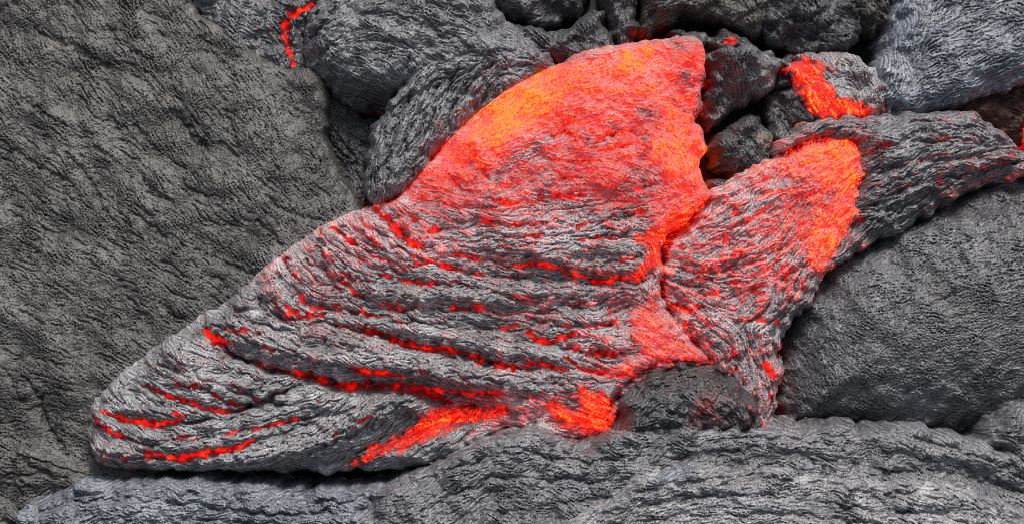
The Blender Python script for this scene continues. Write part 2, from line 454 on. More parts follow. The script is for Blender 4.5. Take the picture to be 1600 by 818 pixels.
# ------------------------------------------------------------------ the ground under everything
def build_ground():
    n = 260
    t = np.linspace(-1, 1, n); a = 55 * np.sinh(4.6 * t) / math.sinh(4.6)
    X, Y = np.meshgrid(a, a)
    k = (math.cos(ELEV) - TILT * math.sin(ELEV)) / (math.sin(ELEV) + TILT * math.cos(ELEV))
    Z = ORIGIN[2] + k * 2.6 * np.tanh(Y / 2.6) - .23
    rg = np.random.default_rng(3)
    for wl, am in ((.35, .012), (.8, .02), (2.2, .05), (6, .16), (17, .5)):
        ph = rg.uniform(0, 6.28, (7,)); th = rg.uniform(0, 6.28, (7,))
        f = sum(np.sin((X * np.cos(b) + Y * np.sin(b)) * 6.283 / wl * (0.8 + .06 * i) + p) for i, (b, p) in enumerate(zip(th, ph))) / 3
        far = smooth(1.5, 5, np.hypot(X, Y)) if wl > 1 else .5
        Z = Z + am * f * far
    idx = np.arange(n * n).reshape(n, n)
    q = np.stack([idx[:-1, :-1], idx[:-1, 1:], idx[1:, 1:], idx[1:, :-1]], -1).reshape(-1, 4)
    o = mesh_obj('ground', np.stack([X, Y, Z], -1).reshape(-1, 3), q, M_GROUND)
    tag(o, 'black old lava ground under the flows', None, None, 'structure')
build_ground()

# ------------------------------------------------------------------ cold lava around the flow
lobe('lava_slab', 'broad brownish grey cracked lava slab filling the whole left side', 'lava slab',
     [(-215, -185), (120, -185), (285, -120), (300, 0), (340, 38), (400, 80), (450, 107), (482, 106), (503, 122), (508, 150), (503, 188),
      (516, 240), (545, 300), (570, 345), (520, 430), (420, 540), (300, 660), (230, 760), (200, 860), (60, 990), (-215, 990)],
     8, 22, 46, M_SLAB, dirs=[(100, 80, 50), (300, 160, 55), (450, 250, 55), (100, 280, 32), (60, 430, 25), (100, 560, 22), (250, 480, 30), (400, 400, 42),
     (60, 640, 8), (60, 720, 20)], mid=.6, fine=.9, lump=.65, cut=.25, strand=6, grit=.75, nick=3.2, stain=.17, wob=.6, slope=(-.02, 0.0),
     bumps=[(480, 125, 28, 20, 0, 8), (160, 70, 60, 30, 30, 6), (60, 170, 90, 40, 30, 6), (380, 200, 120, 60, 50, 7), (100, 690, 140, 60, 0, -10)],
     creases=[([(38, 586), (60, 618), (70, 658), (93, 693), (104, 712)], 2.0, 7, 0), ([(10, 576), (25, 605), (32, 625)], 1.6, 5, 0),
              ([(55, 45), (75, 60), (110, 70), (135, 85), (170, 105)], 5, 7, 0), ([(45, 160), (80, 185), (105, 195)], 3, 6, 0),
              ([(105, 240), (135, 275), (160, 320), (170, 345)], 2.5, 6, 0), ([(210, 195), (235, 225), (250, 240)], 3, 6, 0), ([(270, 170), (290, 200), (325, 235)], 4, 7, 0),
              ([(220, 270), (240, 300), (275, 320)], 3, 6, 0), ([(350, 170), (365, 205), (370, 230)], 2.5, 5, 0), ([(285, 280), (300, 300), (345, 310)], 2.5, 5, 0),
              ([(170, 40), (190, 70), (240, 95)], 3, 6, 0), ([(415, 305), (440, 325), (475, 340), (510, 345)], 2.5, 6, 0), ([(400, 345), (425, 365), (440, 385)], 3, 6, 0),
              ([(135, 492), (155, 505), (175, 515)], 2.5, 6, 0), ([(0, 220), (60, 260), (110, 285)], 3, 6, 0), ([(370, 420), (400, 430), (415, 440)], 4, 7, 0),
              ([(250, 470), (270, 490), (290, 497)], 3, 5, 0), ([(320, 60), (345, 100), (370, 120)], 2.5, 5, 0), ([(200, 330), (235, 350), (260, 375)], 2.5, 5, 0)])

lobe('lava_rope', 'low ropy ridge of brownish crust in the bottom corner of the slab', 'lava rope',
     [(-215, 740), (-60, 705), (40, 700), (110, 715), (145, 742), (140, 775), (80, 800), (20, 830), (-60, 880), (-215, 930)],
     14, 20, 30, M_SLAB, dirs=[(0, 720, 12), (100, 740, 22), (60, 780, -20), (0, 790, 0)], rope=7, mid=1.2, strand=10, lump=1.2)

lobe('lava_mound', 'dark mound behind the slab, its right edge split by a red crack', 'lava mound',
     [(270, -185), (560, -185), (530, -40), (500, 0), (482, 40), (475, 80), (478, 130), (440, 140), (380, 115), (320, 60), (280, 0)],
     -32, 44, 50, M_GREY, dirs=[(400, 40, 20), (450, 60, 60)], lump=1.4,
     creases=[([(500, 2), (480, 12), (468, 20), (455, 24), (446, 40), (444, 56), (450, 75), (456, 92), (459, 106)], 5.5, 10, .88),
              ([(415, 48), (425, 52)], 2, 3, .6), ([(395, 60), (400, 64)], 2.5, 3, .5)])

fold = bpy.data.objects.new('folded_lobe', None); COL.objects.link(fold)
fold.location = Vector(world(np.array([650.]), np.array([200.]), np.array([-150.]), np.array([0.]))[0])
tag(fold, 'folded grey fibrous lobe draping beside the top of the glowing fan', 'lava lobe')
lobe('folded_lobe', '', '', [(464, 70), (474, 22), (510, -20), (560, -60), (640, -80), (720, -50), (800, 30), (850, 80), (800, 120), (700, 150), (640, 168), (612, 184), (570, 176), (520, 150), (480, 120)],
     -45, 120, 84, M_MID, dirs=[(520, 40, -35), (600, 40, 0), (680, 50, 18), (760, 70, 25), (560, 120, 20), (500, 90, 50), (640, 120, 40)], slope=(.03, -.12),
     strand=9, mid=1.2, body='barrel_fold', parent=fold, bumps=[(598, 172, 50, 24, 10, -70)], billow=3, grooves=[([(500, 20), (560, 0), (640, 0), (720, 30), (800, 70)], 11, 9), ([(480, 60), (540, 30), (620, 30), (700, 60), (760, 90)], 11, 9), ([(480, 95), (540, 70), (620, 70), (690, 95)], 10, 8), ([(640, 90), (632, 120), (615, 150), (600, 175)], 9, 14)])
lobe('folded_lobe', '', '', [(634, 112), (655, 82), (700, 62), (770, 55), (830, 70), (872, 92), (888, 99), (838, 124), (770, 164), (700, 226), (648, 286), (612, 312), (578, 316), (567, 285), (568, 235), (586, 190), (615, 152)],
     18, 52, 34, M_MID, dirs=[(720, 70, 0), (800, 80, 22), (840, 100, 20), (690, 110, 150), (650, 150, 125), (620, 200, 112), (590, 280, 95), (680, 180, 100), (720, 160, 110), (760, 130, 125), (640, 260, 120)],
     strand=10, mid=1.3, rope=5, billow=3, body='draped_fold', grooves=[([(640, 150), (625, 185), (612, 230), (606, 300)], 9, 12), ([(690, 100), (660, 140), (645, 190), (632, 240), (622, 300)], 10, 12), ([(720, 100), (690, 150), (672, 190), (652, 250), (640, 280)], 9, 11), ([(770, 100), (735, 130), (710, 165), (690, 210)], 9, 10), ([(830, 95), (790, 110), (755, 140), (730, 175)], 8, 8), ([(660, 95), (720, 80), (790, 82), (850, 95)], 9, 9)], parent=fold, drop=70,
     zones=[(870, 95, .32), (820, 120, .31), (780, 140, .31), (700, 210, .31), (640, 140, .2), (600, 250, .1), (700, 90, .1), (600, 200, .1)],
     creases=[([(634, 95), (638, 110), (630, 128)], 3, 6, .5), ([(693, 214), (698, 220)], 3, 3, .6), ([(708, 203), (716, 199)], 3, 3, .55), ([(785, 143), (790, 140)], 3, 3, .6),
              ([(625, 170), (650, 150), (690, 135)], 5, 7, 0), ([(600, 240), (605, 200), (620, 180)], 5, 6, 0), ([(640, 260), (655, 220), (665, 180)], 5, 6, 0), ([(690, 190), (700, 160), (705, 130)], 4, 5, 0)])

lobe('fibrous_lobe', 'dark fibrous lobe wedged between the slab edge and the draped fold', 'lava lobe',
     [(488, 125), (530, 150), (575, 180), (612, 190), (630, 215), (620, 300), (590, 345), (555, 350), (525, 320), (500, 250), (490, 190)],
     -66, 34, 40, M_DARK, dirs=[(520, 180, 40), (550, 220, 50), (540, 280, 62)], rope=4, strand=10, mid=1.3)

G_TOP = 'small dark lava lobes along the top'
lobe('lava_lobe', 'smooth dark lobe at the top edge, left of the black hollow', 'lava lobe',
     [(650, -70), (760, -110), (890, -110), (915, -40), (905, 18), (880, 34), (850, 40), (815, 32), (770, 22), (730, 8), (680, -20)],
     -60, 46, 40, M_DARK, dirs=[(800, 0, 20), (880, 20, -20)], group=G_TOP, lump=1.6)
lobe('lava_lobe', 'dark rounded lobe resting just above the glowing fan\'s upper rim', 'lava lobe',
     [(720, 0), (770, 26), (815, 38), (855, 46), (890, 42), (920, 20), (945, 10), (952, 40), (966, 78), (940, 100), (900, 112), (850, 100), (790, 75), (740, 50)],
     -54, 50, 34, M_DARK, dirs=[(800, 50, 25), (900, 70, 30), (930, 50, 60)], group=G_TOP, lump=1.8,
     zones=[(900, 98, .44), (930, 90, .4), (860, 85, .2), (900, 60, .05), (800, 50, .02), (950, 40, .02)])
lobe('lava_lobe', 'narrow upright dark lobe at the left side of the black hollow', 'lava lobe',
     [(938, -80), (990, -90), (1006, -40), (1004, 20), (990, 62), (972, 78), (955, 62), (945, 20)],
     -66, 48, 26, M_DARK, dirs=[(970, 20, 95)], group=G_TOP, lump=1.6)
lobe('lava_lobe', 'arched dark lobe roofing the black hollow above the fan', 'lava lobe',
     [(985, -110), (1100, -150), (1210, -110), (1215, -30), (1205, 20), (1190, 55), (1165, 52), (1140, 36), (1105, 27), (1065, 28), (1035, 42), (1012, 58), (1000, 20), (990, -40)],
     -52, 52, 34, M_TAN, dirs=[(1050, 10, -20), (1120, 10, 15), (1180, 30, 60)], group=G_TOP, lump=1.6)
lobe('lava_lobe', 'lumpy dark lobe with a kidney shaped fold above the small glowing toe', 'lava lobe',
     [(1185, -60), (1260, -70), (1330, -20), (1350, 20), (1350, 55), (1320, 82), (1280, 84), (1230, 76), (1200, 66), (1185, 30)],
     -56, 52, 36, M_DARK, dirs=[(1230, 20, 40), (1300, 50, 20)], group=G_TOP, lump=2,
     creases=[([(1235, 30), (1262, 34), (1275, 22), (1272, 5)], 4, 12, 0), ([(1240, 55), (1280, 62), (1320, 60)], 4, 9, 0)], bumps=[(1240, 12, 30, 26, 0, 14)])
lobe('lava_lobe', 'dark creased lobe in the top corner beside the bluish slope', 'lava lobe',
     [(1270, -100), (1340, -130), (1420, -110), (1425, -30), (1408, 20), (1390, 42), (1360, 48), (1320, 25), (1285, -10)],
     -60, 48, 34, M_TAN, dirs=[(1340, 0, 35), (1390, 0, 60)], group=G_TOP, lump=2,
     creases=[([(1275, -5), (1310, 10), (1350, 30)], 4, 10, 0), ([(1340, -30), (1365, 0), (1375, 30)], 4, 10, 0)])

lobe('lava_slope', 'smooth bluish grey lava surface with fine lines in the top right corner', 'lava lobe',
     [(1405, -185), (1800, -185), (1810, 70), (1700, 108), (1600, 130), (1545, 148), (1490, 168), (1440, 186), (1400, 184), (1380, 155), (1374, 112), (1388, 60), (1402, 10), (1408, -60)],
     -18, 58, 60, M_BLUE, dirs=[(1420, 30, 100), (1410, 100, 95), (1450, 130, -20), (1500, 60, -12), (1580, 100, -20), (1550, 20, -8), (1700, 50, -10)],
     mid=.8, fine=.9, strand=12, cut=.6, nick=2.2, lump=.7, creases=[([(1440, 60), (1500, 40), (1580, 30)], 2, 3, 0), ([(1470, 100), (1530, 85), (1600, 62)], 2, 3, 0), ([(1450, 20), (1500, 8)], 2, 3, 0), ([(1520, 120), (1600, 95)], 2, 3, 0)],
     bumps=[(1410, 110, 40, 60, 0, -8)])

lobe('lava_hollow', 'reddish brown rough rock inside the hollow under the bluish slope', 'rock',
     [(1480, 150), (1560, 130), (1680, 110), (1720, 180), (1650, 240), (1590, 225), (1540, 195), (1490, 185)],
     -58, 18, 30, lava_mat('scorched_rock', (.030, .015, .012), (.065, .032, .024), .6, .3), dirs=[(1550, 170, 20)], lump=2)
lobe('glowing_lobe', 'thin sliver of red glowing lava cut by the frame edge', 'lava lobe',
     [(1612, 215), (1614, 190), (1622, 172), (1650, 160), (1700, 165), (1705, 250), (1650, 268), (1628, 258), (1616, 240)],
     -10, 30, 24, M_GREY, dirs=[(1600, 210, 90)], zones=[(1615, 190, .74), (1612, 240, .66), (1640, 200, .66), (1680, 200, .3)])

lobe('glowing_toe', 'small lava toe with a bright red molten corner, grey crust behind', 'lava toe',
     [(1233, 104), (1250, 90), (1285, 80), (1325, 80), (1362, 96), (1386, 130), (1394, 162), (1380, 186), (1335, 198), (1280, 196), (1258, 170), (1246, 135)],
     -26, 56, 46, M_SILVER, dirs=[(1280, 110, 60), (1330, 110, 40), (1370, 150, 70), (1320, 150, 45)], strand=7, mid=1.3,
     zones=[(1250, 110, .35), (1300, 100, .36), (1350, 120, .3), (1380, 160, .38), (1330, 140, .3), (1280, 95, .4)],
     hot=[([(1236, 96), (1262, 92), (1284, 104), (1286, 124), (1296, 136), (1308, 154), (1338, 158), (1350, 166), (1362, 176), (1340, 183), (1300, 184), (1270, 181), (1258, 160), (1248, 130)], .88, 6)],
     parts=[('molten_corner', [(1236, 96), (1262, 92), (1284, 104), (1286, 124), (1296, 136), (1308, 154), (1338, 158), (1350, 166), (1362, 176), (1340, 190), (1300, 192), (1268, 185), (1250, 160), (1240, 130)], None, 'bright red molten corner'), ])

G_BLK = 'cracked dark blocks between the fan and the small toe'
lobe('lava_block', 'largest cracked dark block, touching the right rim of the glowing fan', 'lava block',
     [(1104, 82), (1140, 72), (1190, 76), (1222, 92), (1218, 120), (1206, 140), (1180, 158), (1150, 176), (1126, 196), (1110, 202), (1104, 170), (1112, 130)],
     -40, 44, 15, M_GREY, slope=(.35, -.25), cut=2.2, nick=4, grit=.6, dirs=[(1150, 120, 70)], group=G_BLK, lump=2.4, mid=1.4, drop=120)
lobe('lava_block', 'small upper dark block directly left of the molten toe corner', 'lava block',
     [(1208, 96), (1236, 84), (1258, 88), (1252, 110), (1254, 126), (1232, 134), (1210, 134)],
     -52, 34, 13, M_DARK, slope=(-.3, .3), cut=2.2, nick=4, grit=.6, dirs=[(1230, 110, 30)], group=G_BLK, lump=2.4, mid=1.4)
lobe('lava_block', 'dark block below the molten toe, edged by a black crack on top', 'lava block',
     [(1200, 146), (1226, 136), (1250, 136), (1266, 165), (1276, 190), (1256, 214), (1226, 232), (1208, 214), (1198, 180)],
     -50, 38, 14, M_DARK, slope=(.3, .25), cut=2.2, nick=4, grit=.6, dirs=[(1230, 180, 60)], group=G_BLK, lump=2.4, mid=1.4)
lobe('lava_block', 'rounded dark block with a tan patch above the right tongue', 'lava block',
     [(1112, 238), (1124, 208), (1150, 190), (1178, 178), (1198, 196), (1214, 226), (1210, 252), (1184, 276), (1150, 284), (1122, 270)],
     -48, 42, 20, M_DARK, slope=(-.25, -.2), cut=2.2, nick=4, grit=.6, dirs=[(1160, 220, 50)], group=G_BLK, lump=2.0, mid=1.3, drop=120,
     bumps=[(1196, 222, 14, 16, 40, 8)], body='block',
     parts=[('tan_patch', [(1180, 212), (1196, 205), (1209, 220), (1208, 237), (1193, 241), (1182, 229)], lava_mat('tan_lava', (.075, .062, .050), (.16, .135, .11), .55, .3), 'tan weathered patch')])
lobe('lava_block', 'small crumbled block in the black gap between fan and tongue', 'lava block',
     [(1108, 288), (1130, 276), (1160, 276), (1172, 290), (1150, 306), (1122, 326), (1100, 330)],
     -46, 26, 10, M_DARK, slope=(.2, -.3), cut=2.2, nick=4, grit=.6, dirs=[(1140, 295, 0)], group=G_BLK, lump=2.4, mid=1.6)
lobe('lava_plate', 'thin jagged crust plate along the fan\'s upper rim beside the hollow', 'lava plate',
     [(1040, 50), (1080, 44), (1115, 50), (1130, 42), (1152, 50), (1172, 62), (1190, 80), (1150, 84), (1112, 78), (1070, 62)],
     -34, 30, 14, M_DARK, dirs=[(1100, 55, 10)], lump=2.2, mid=1.6,
     creases=[([(1128, 68), (1140, 67), (1152, 66)], 6, 6, .86)])

# ------------------------------------------------------------------ the glowing fan
FAN = [(1000, 62), (1045, 55), (1080, 52), (1100, 62), (1106, 80), (1103, 98), (1108, 118), (1096, 140), (1100, 164), (1090, 186), (1102, 208), (1104, 232), (1094, 256), (1102, 284), (1114, 308), (1092, 326), (1078, 346), (1048, 366),
       (1038, 385), (1042, 415), (1036, 440), (1040, 470), (1062, 508), (1092, 538), (1116, 566), (1090, 580), (1030, 600), (975, 640), (962, 690), (900, 705), (850, 690), (800, 672), (760, 690), (700, 722), (640, 733), (560, 741), (460, 742), (360, 738),
       (260, 736), (190, 736), (152, 724), (136, 700), (132, 655), (146, 622), (200, 572), (250, 534), (312, 490), (356, 466), (392, 436), (430, 405), (456, 380), (505, 350), (556, 326), (600, 316), (630, 296), (690, 224), (760, 158), (830, 112), (885, 88), (940, 72)]
FZ = [(830, 150, 1.02), (790, 180, 1.05), (762, 205, .98), (850, 138, .99), (985, 92, 1.0), (900, 120, .93), (940, 110, .9), (1000, 150, .86), (1060, 180, .92), (1050, 235, .96), (1062, 265, .95), (960, 170, .80), (1000, 190, .70),
      (900, 190, .78), (900, 230, .70), (830, 250, .64), (710, 250, .86), (680, 270, .76), (740, 270, .72), (660, 310, .64), (720, 300, .66), (800, 300, .66), (900, 290, .67), (960, 260, .74), (960, 230, .78), (1020, 285, .62), (1045, 320, .74), (1080, 310, .84),
      (600, 335, .52), (560, 345, .49), (650, 350, .52), (700, 340, .50), (760, 340, .48), (900, 330, .46), (980, 345, .44), (760, 370, .41), (900, 370, .41), (980, 390, .42), (1080, 130, .74), (1080, 90, .78), (1092, 200, .86), (1085, 240, .92), (980, 310, .58), (850, 320, .52),
      (500, 400, .43), (450, 420, .42), (400, 500, .30), (600, 450, .36), (800, 420, .38), (900, 480, .39), (700, 550, .31), (300, 600, .31), (200, 680, .28), (550, 650, .27), (400, 680, .24), (850, 600, .36), (950, 530, .45), (980, 480, .45), (700, 480, .34), (600, 400, .44), (600, 720, .1), (300, 740, .1),
      (850, 640, .5), (820, 660, .45)]
FC = [  # glowing cracks and the dark creases between the ropes: (line, width, depth, heat)
 ([(232, 602), (260, 615), (275, 621), (300, 627), (320, 634), (350, 641), (380, 638)], 3.2, 8, .78),
 ([(160, 637), (180, 647), (205, 657), (225, 657), (235, 662), (260, 660), (285, 652)], 4.2, 10, .88),
 ([(143, 649), (160, 660), (185, 675), (207, 683)], 3.6, 8, .84),
 ([(230, 706), (265, 711), (280, 714), (300, 710), (330, 704), (355, 700), (375, 697), (400, 683)], 4.4, 10, .92),
 ([(355, 676), (370, 673), (384, 670)], 2.8, 6, .8), ([(398, 670), (420, 665), (437, 659), (466, 653)], 2.8, 8, .8),
 ([(308, 684), (314, 674)], 4, 4, .8), ([(262, 678), (280, 682), (300, 679)], 3, 6, .7), ([(190, 712), (215, 714), (258, 715)], 2.6, 6, .62),
 ([(275, 643), (288, 646), (293, 650)], 4, 5, .74), ([(280, 600), (320, 604), (340, 614), (360, 628), (385, 632)], 4.5, 9, .56), ([(365, 600), (385, 612), (405, 627)], 3.5, 6, .55),
 ([(228, 702), (246, 701)], 3, 3, .7), ([(165, 715), (178, 721)], 3, 4, .55),
 ([(460, 583), (490, 590), (520, 599), (550, 604), (580, 604), (620, 603), (650, 608), (680, 621), (704, 632)], 9, 34, .60),
 ([(537, 570), (555, 574), (580, 581), (605, 580), (628, 584)], 3.2, 8, .8), ([(652, 602), (680, 608), (705, 612), (730, 615), (760, 613), (786, 614)], 3.8, 9, .78),
 ([(640, 633), (646, 641)], 3, 3, .66), ([(520, 678), (540, 669)], 4, 6, .58), ([(562, 657), (573, 651), (583, 647)], 3.2, 6, .66), ([(498, 622), (505, 625)], 3.5, 4, .68),
 ([(317, 514), (330, 525), (342, 532), (362, 534)], 5.5, 9, .88), ([(335, 536), (345, 549), (366, 559)], 4.5, 7, .56), ([(352, 513), (365, 518), (385, 515), (405, 520)], 2.6, 6, .76),
 ([(398, 537), (415, 541), (433, 545)], 2.4, 5, .76), ([(400, 568), (425, 575), (452, 580)], 4, 8, .58), ([(467, 456), (473, 468), (481, 473)], 4, 6, .88), ([(482, 477), (492, 482), (512, 480)], 3.2, 6, .8),
 ([(518, 480), (535, 478)], 3, 4, .7), ([(548, 485), (560, 490), (580, 492), (600, 496)], 3, 6, .72), ([(450, 478), (460, 488), (472, 495), (490, 493), (510, 490)], 3.6, 8, .82),
 ([(403, 468), (410, 478), (418, 486)], 4, 6, .56), ([(425, 467), (435, 480), (445, 490), (458, 498)], 4, 6, .54), ([(445, 400), (447, 410), (451, 420)], 4, 6, .66), ([(455, 425), (464, 433)], 4, 4, .68),
 ([(530, 438), (545, 445), (555, 455), (563, 462), (569, 465)], 3.2, 7, .82), ([(498, 384), (503, 394), (509, 404)], 4, 6, .66), ([(535, 422), (550, 432), (565, 438), (580, 441)], 4, 6, .62), ([(523, 449), (533, 454)], 3, 4, .66),
 ([(688, 414), (705, 418), (722, 423)], 4, 7, .88), ([(735, 427), (757, 428)], 3, 5, .68), ([(626, 436), (645, 440), (665, 443), (684, 443)], 3.2, 7, .84), ([(640, 416), (670, 410), (682, 407)], 2.6, 5, .76), ([(593, 429), (617, 435)], 3, 5, .7),
 ([(598, 474), (615, 480), (634, 484)], 3, 6, .76), ([(700, 477), (725, 482), (740, 480), (760, 478)], 3.2, 6, .74), ([(708, 438), (730, 445), (746, 451)], 4, 7, .58),
 ([(560, 511), (590, 520), (620, 531), (650, 541), (680, 544), (700, 546), (730, 553), (760, 564), (776, 569), (808, 574)], 6, 22, .60), ([(640, 539), (665, 544), (698, 541)], 3.5, 4, .8),
 ([(778, 511), (795, 510), (810, 508)], 3.2, 6, .84), ([(768, 504), (779, 508)], 3, 4, .6), ([(825, 519), (840, 530), (855, 534), (870, 530), (885, 525), (902, 520)], 5.5, 11, .84),
 ([(772, 569), (790, 572), (806, 572)], 3.6, 4, .8), ([(816, 572), (845, 567), (866, 572)], 6, 8, .7), ([(864, 573), (884, 574)], 3.2, 4, .88), ([(556, 578), (590, 582), (615, 584), (630, 588)], 4, 9, .74),
 ([(808, 417), (835, 411), (855, 414), (874, 417)], 4.4, 10, .9), ([(878, 423), (895, 429), (910, 432), (925, 438), (945, 440), (965, 434), (985, 433), (1002, 436)], 4.2, 10, .86), ([(704, 396), (718, 397), (731, 399)], 2.6, 5, .76), ([(735, 404), (753, 406)], 3, 4, .8),
 ([(818, 370), (850, 368)], 2.6, 5, .8), ([(903, 375), (940, 372), (978, 370)], 2.8, 6, .76), ([(898, 356), (916, 349)], 4, 4, .82), ([(752, 347), (768, 347)], 5, 4, .82), ([(758, 330), (772, 329)], 3.6, 3, .8),
 ([(768, 312), (790, 318), (807, 320)], 3.8, 6, .86), ([(856, 309), (885, 306), (912, 307)], 3.8, 7, .86), ([(838, 312), (850, 306)], 6, 4, .84), ([(883, 542), (906, 547)], 3.4, 5, .8), ([(918, 550), (940, 553), (968, 552)], 6, 8, .78),
 ([(880, 555), (895, 565), (910, 575), (930, 580), (950, 580)], 3.4, 8, .76), ([(955, 587), (982, 582)], 4, 5, .86), ([(949, 479), (956, 488)], 4, 3, .82), ([(918, 508), (945, 508), (960, 502), (964, 497)], 2.8, 6, .82),
 ([(840, 488), (870, 485)], 4, 5, .62), ([(895, 482), (912, 472)], 3.4, 5, .6), ([(518, 354), (530, 362), (545, 375), (560, 383)], 4.2, 8, .8), ([(498, 358), (506, 366)], 3.6, 4, .7), ([(572, 394), (590, 402), (602, 406)], 4, 6, .66), ([(560, 401), (573, 408)], 3.4, 4, .7),
 ([(585, 328), (600, 340), (612, 352), (626, 366), (642, 379), (660, 385), (678, 386)], 8, 9, .84), ([(674, 363), (687, 357)], 6, 4, .88), ([(643, 336), (651, 351)], 4, 4, .84), ([(480, 409), (492, 416)], 3, 4, .66),
 ([(862, 215), (880, 207), (898, 216)], 5, 3, .92), ([(930, 226), (950, 213), (978, 207), (1004, 213)], 3.6, 5, .86), ([(935, 238), (960, 232), (985, 228)], 3, 3, .82), ([(860, 250), (900, 255), (940, 252)], 3, 3, .80),
 ([(878, 281), (900, 277)], 4, 3, .86), ([(990, 333), (1010, 331)], 4, 3, .84), ([(990, 296), (1020, 291)], 2.4, 3, .82), ([(700, 270), (712, 290), (730, 300), (745, 303)], 4.5, 3, .8), ([(740, 240), (752, 265), (765, 280)], 6, 3, .82), ([(730, 228), (745, 232)], 6, 2, .86),
 ([(960, 410), (985, 403), (1000, 400)], 2.6, 4, .7), ([(560, 360), (585, 378), (600, 390)], 3.5, 5, .62), ([(870, 345), (840, 350), (800, 352)], 2.4, 4, .6), ([(950, 340), (985, 338), (1000, 334)], 2.6, 5, .66), ([(780, 385), (820, 383), (850, 380)], 2.4, 4, .6)]
FD = [(900, 120, -20), (800, 180, -35), (1000, 150, 0), (1060, 250, 60), (950, 240, 0), (800, 290, 0), (700, 280, 10), (640, 350, 35), (560, 370, 42), (480, 420, 50), (430, 460, 50), (380, 480, 30), (330, 520, 30), (700, 400, 4), (850, 380, -2), (980, 380, -8), (600, 440, 20), (500, 480, 12),
      (700, 480, 10), (850, 450, 4), (950, 490, -6), (1040, 520, 38), (1000, 550, 10), (600, 530, 15), (720, 560, 16), (820, 560, 10), (900, 560, 14), (400, 560, 20), (500, 580, 16), (620, 595, 6), (700, 600, 18), (780, 620, 6), (280, 580, 25), (220, 620, 35), (180, 660, 42), (160, 700, 50),
      (260, 690, 12), (320, 690, -6), (380, 660, -10), (450, 650, -18), (520, 650, -38), (580, 640, -45), (640, 660, -35), (700, 680, -28), (430, 700, -22), (330, 640, 12), (300, 730, 4), (460, 740, -3), (580, 720, -24), (1060, 350, -30), (1020, 400, 60), (1050, 470, 60)]
VEIN = [(545, 722), (568, 712), (577, 694), (598, 690), (622, 680), (645, 664), (660, 648), (680, 639), (715, 640), (742, 644), (766, 640), (786, 632), (792, 644), (772, 654), (748, 656), (720, 664), (696, 676), (664, 690), (636, 704), (600, 708), (572, 722), (552, 728)]
CORNER = [(903, 612), (914, 600), (924, 612), (950, 618), (954, 664), (940, 674), (905, 668), (872, 655), (856, 640), (866, 624), (888, 640), (908, 640)]
BELT = [(1034, 440), (1026, 470), (1056, 512), (1112, 562), (1086, 566), (1040, 562), (1006, 566), (978, 584), (950, 588), (972, 562), (1002, 545), (984, 522), (986, 500), (1004, 480), (1022, 456)]
EDGE = [(992, 372), (1030, 352), (1055, 332), (1088, 328), (1078, 348), (1046, 368), (1032, 388), (1040, 414), (1012, 422), (1000, 436), (986, 430), (1004, 408), (1012, 388)]
FACE = [(1005, 60), (1098, 52), (1116, 70), (1108, 130), (1100, 190), (1106, 230), (1106, 290), (1116, 312), (1080, 340), (1040, 335), (990, 322), (920, 316), (840, 318), (760, 326), (690, 330), (630, 330), (600, 325), (610, 300), (680, 210), (760, 140), (880, 80), (940, 66)]
TOE = [(120, 660), (146, 615), (200, 568), (312, 486), (330, 530), (400, 572), (462, 586), (520, 602), (480, 640), (330, 690), (140, 690)]
BRAID = [(120, 690), (240, 680), (330, 690), (480, 640), (520, 602), (600, 606), (660, 612), (705, 634), (790, 640), (800, 665), (760, 700), (640, 750), (460, 770), (160, 760), (120, 720)]
FG = [([(950, 668), (962, 622), (996, 584), (1050, 563), (1112, 570)], 6, 30), ([(290, 658), (340, 652), (390, 634), (440, 612), (480, 596)], 13, 22), ([(312, 492), (335, 530), (400, 568), (465, 586), (560, 606), (650, 611), (705, 633), (790, 642)], 14, 30), ([(410, 470), (450, 498), (520, 506), (590, 521), (680, 546), (780, 571), (870, 576), (950, 583)], 11, 15),
      ([(330, 505), (360, 516), (430, 545), (540, 573), (630, 588), (700, 613), (790, 616), (850, 620)], 10, 13), ([(440, 402), (455, 430), (475, 470), (520, 482), (600, 497), (700, 507), (800, 516), (850, 533), (900, 546), (970, 554)], 11, 13),
      ([(480, 405), (530, 440), (570, 466), (640, 483), (740, 482), (830, 496), (900, 509), (960, 503)], 10, 11), ([(510, 352), (560, 384), (600, 406), (640, 440), (690, 445), (750, 453), (850, 471), (940, 481)], 11, 12),
      ([(556, 336), (600, 372), (650, 402), (720, 424), (760, 430), (850, 437), (950, 443), (1010, 438)], 11, 12), ([(600, 328), (640, 380), (690, 396), (760, 406), (810, 418), (875, 419), (940, 440)], 11, 11),
      ([(680, 387), (760, 376), (850, 371), (975, 371)], 9, 8), ([(700, 346), (800, 353), (900, 356), (990, 336)], 9, 7), ([(650, 315), (720, 326), (800, 321), (910, 308)], 9, 6),
      ([(225, 598), (260, 614), (300, 628), (340, 639), (385, 640), (430, 622)], 10, 13), ([(146, 627), (180, 648), (235, 662), (300, 656), (390, 634)], 10, 14), ([(135, 655), (185, 676), (240, 690), (310, 683), (384, 671), (466, 654), (520, 640), (570, 612)], 11, 15),
      ([(138, 690), (200, 713), (280, 714), (355, 701), (400, 684), (480, 662), (550, 634), (585, 614)], 11, 14), ([(165, 722), (280, 733), (400, 720), (500, 698), (560, 672), (610, 640), (640, 622)], 11, 13), ([(250, 566), (330, 592), (400, 622), (440, 632)], 10, 11), ([(480, 730), (560, 706), (610, 676), (640, 650)], 9, 11),
      ([(370, 480), (420, 510), (500, 530), (600, 552), (700, 580), (800, 596), (880, 600)], 10, 10), ([(400, 445), (430, 490), (470, 515)], 9, 8), ([(430, 415), (450, 455), (480, 492)], 9, 8), ([(470, 380), (500, 410), (530, 455)], 9, 8), ([(540, 345), (570, 375), (620, 420)], 9, 7)]
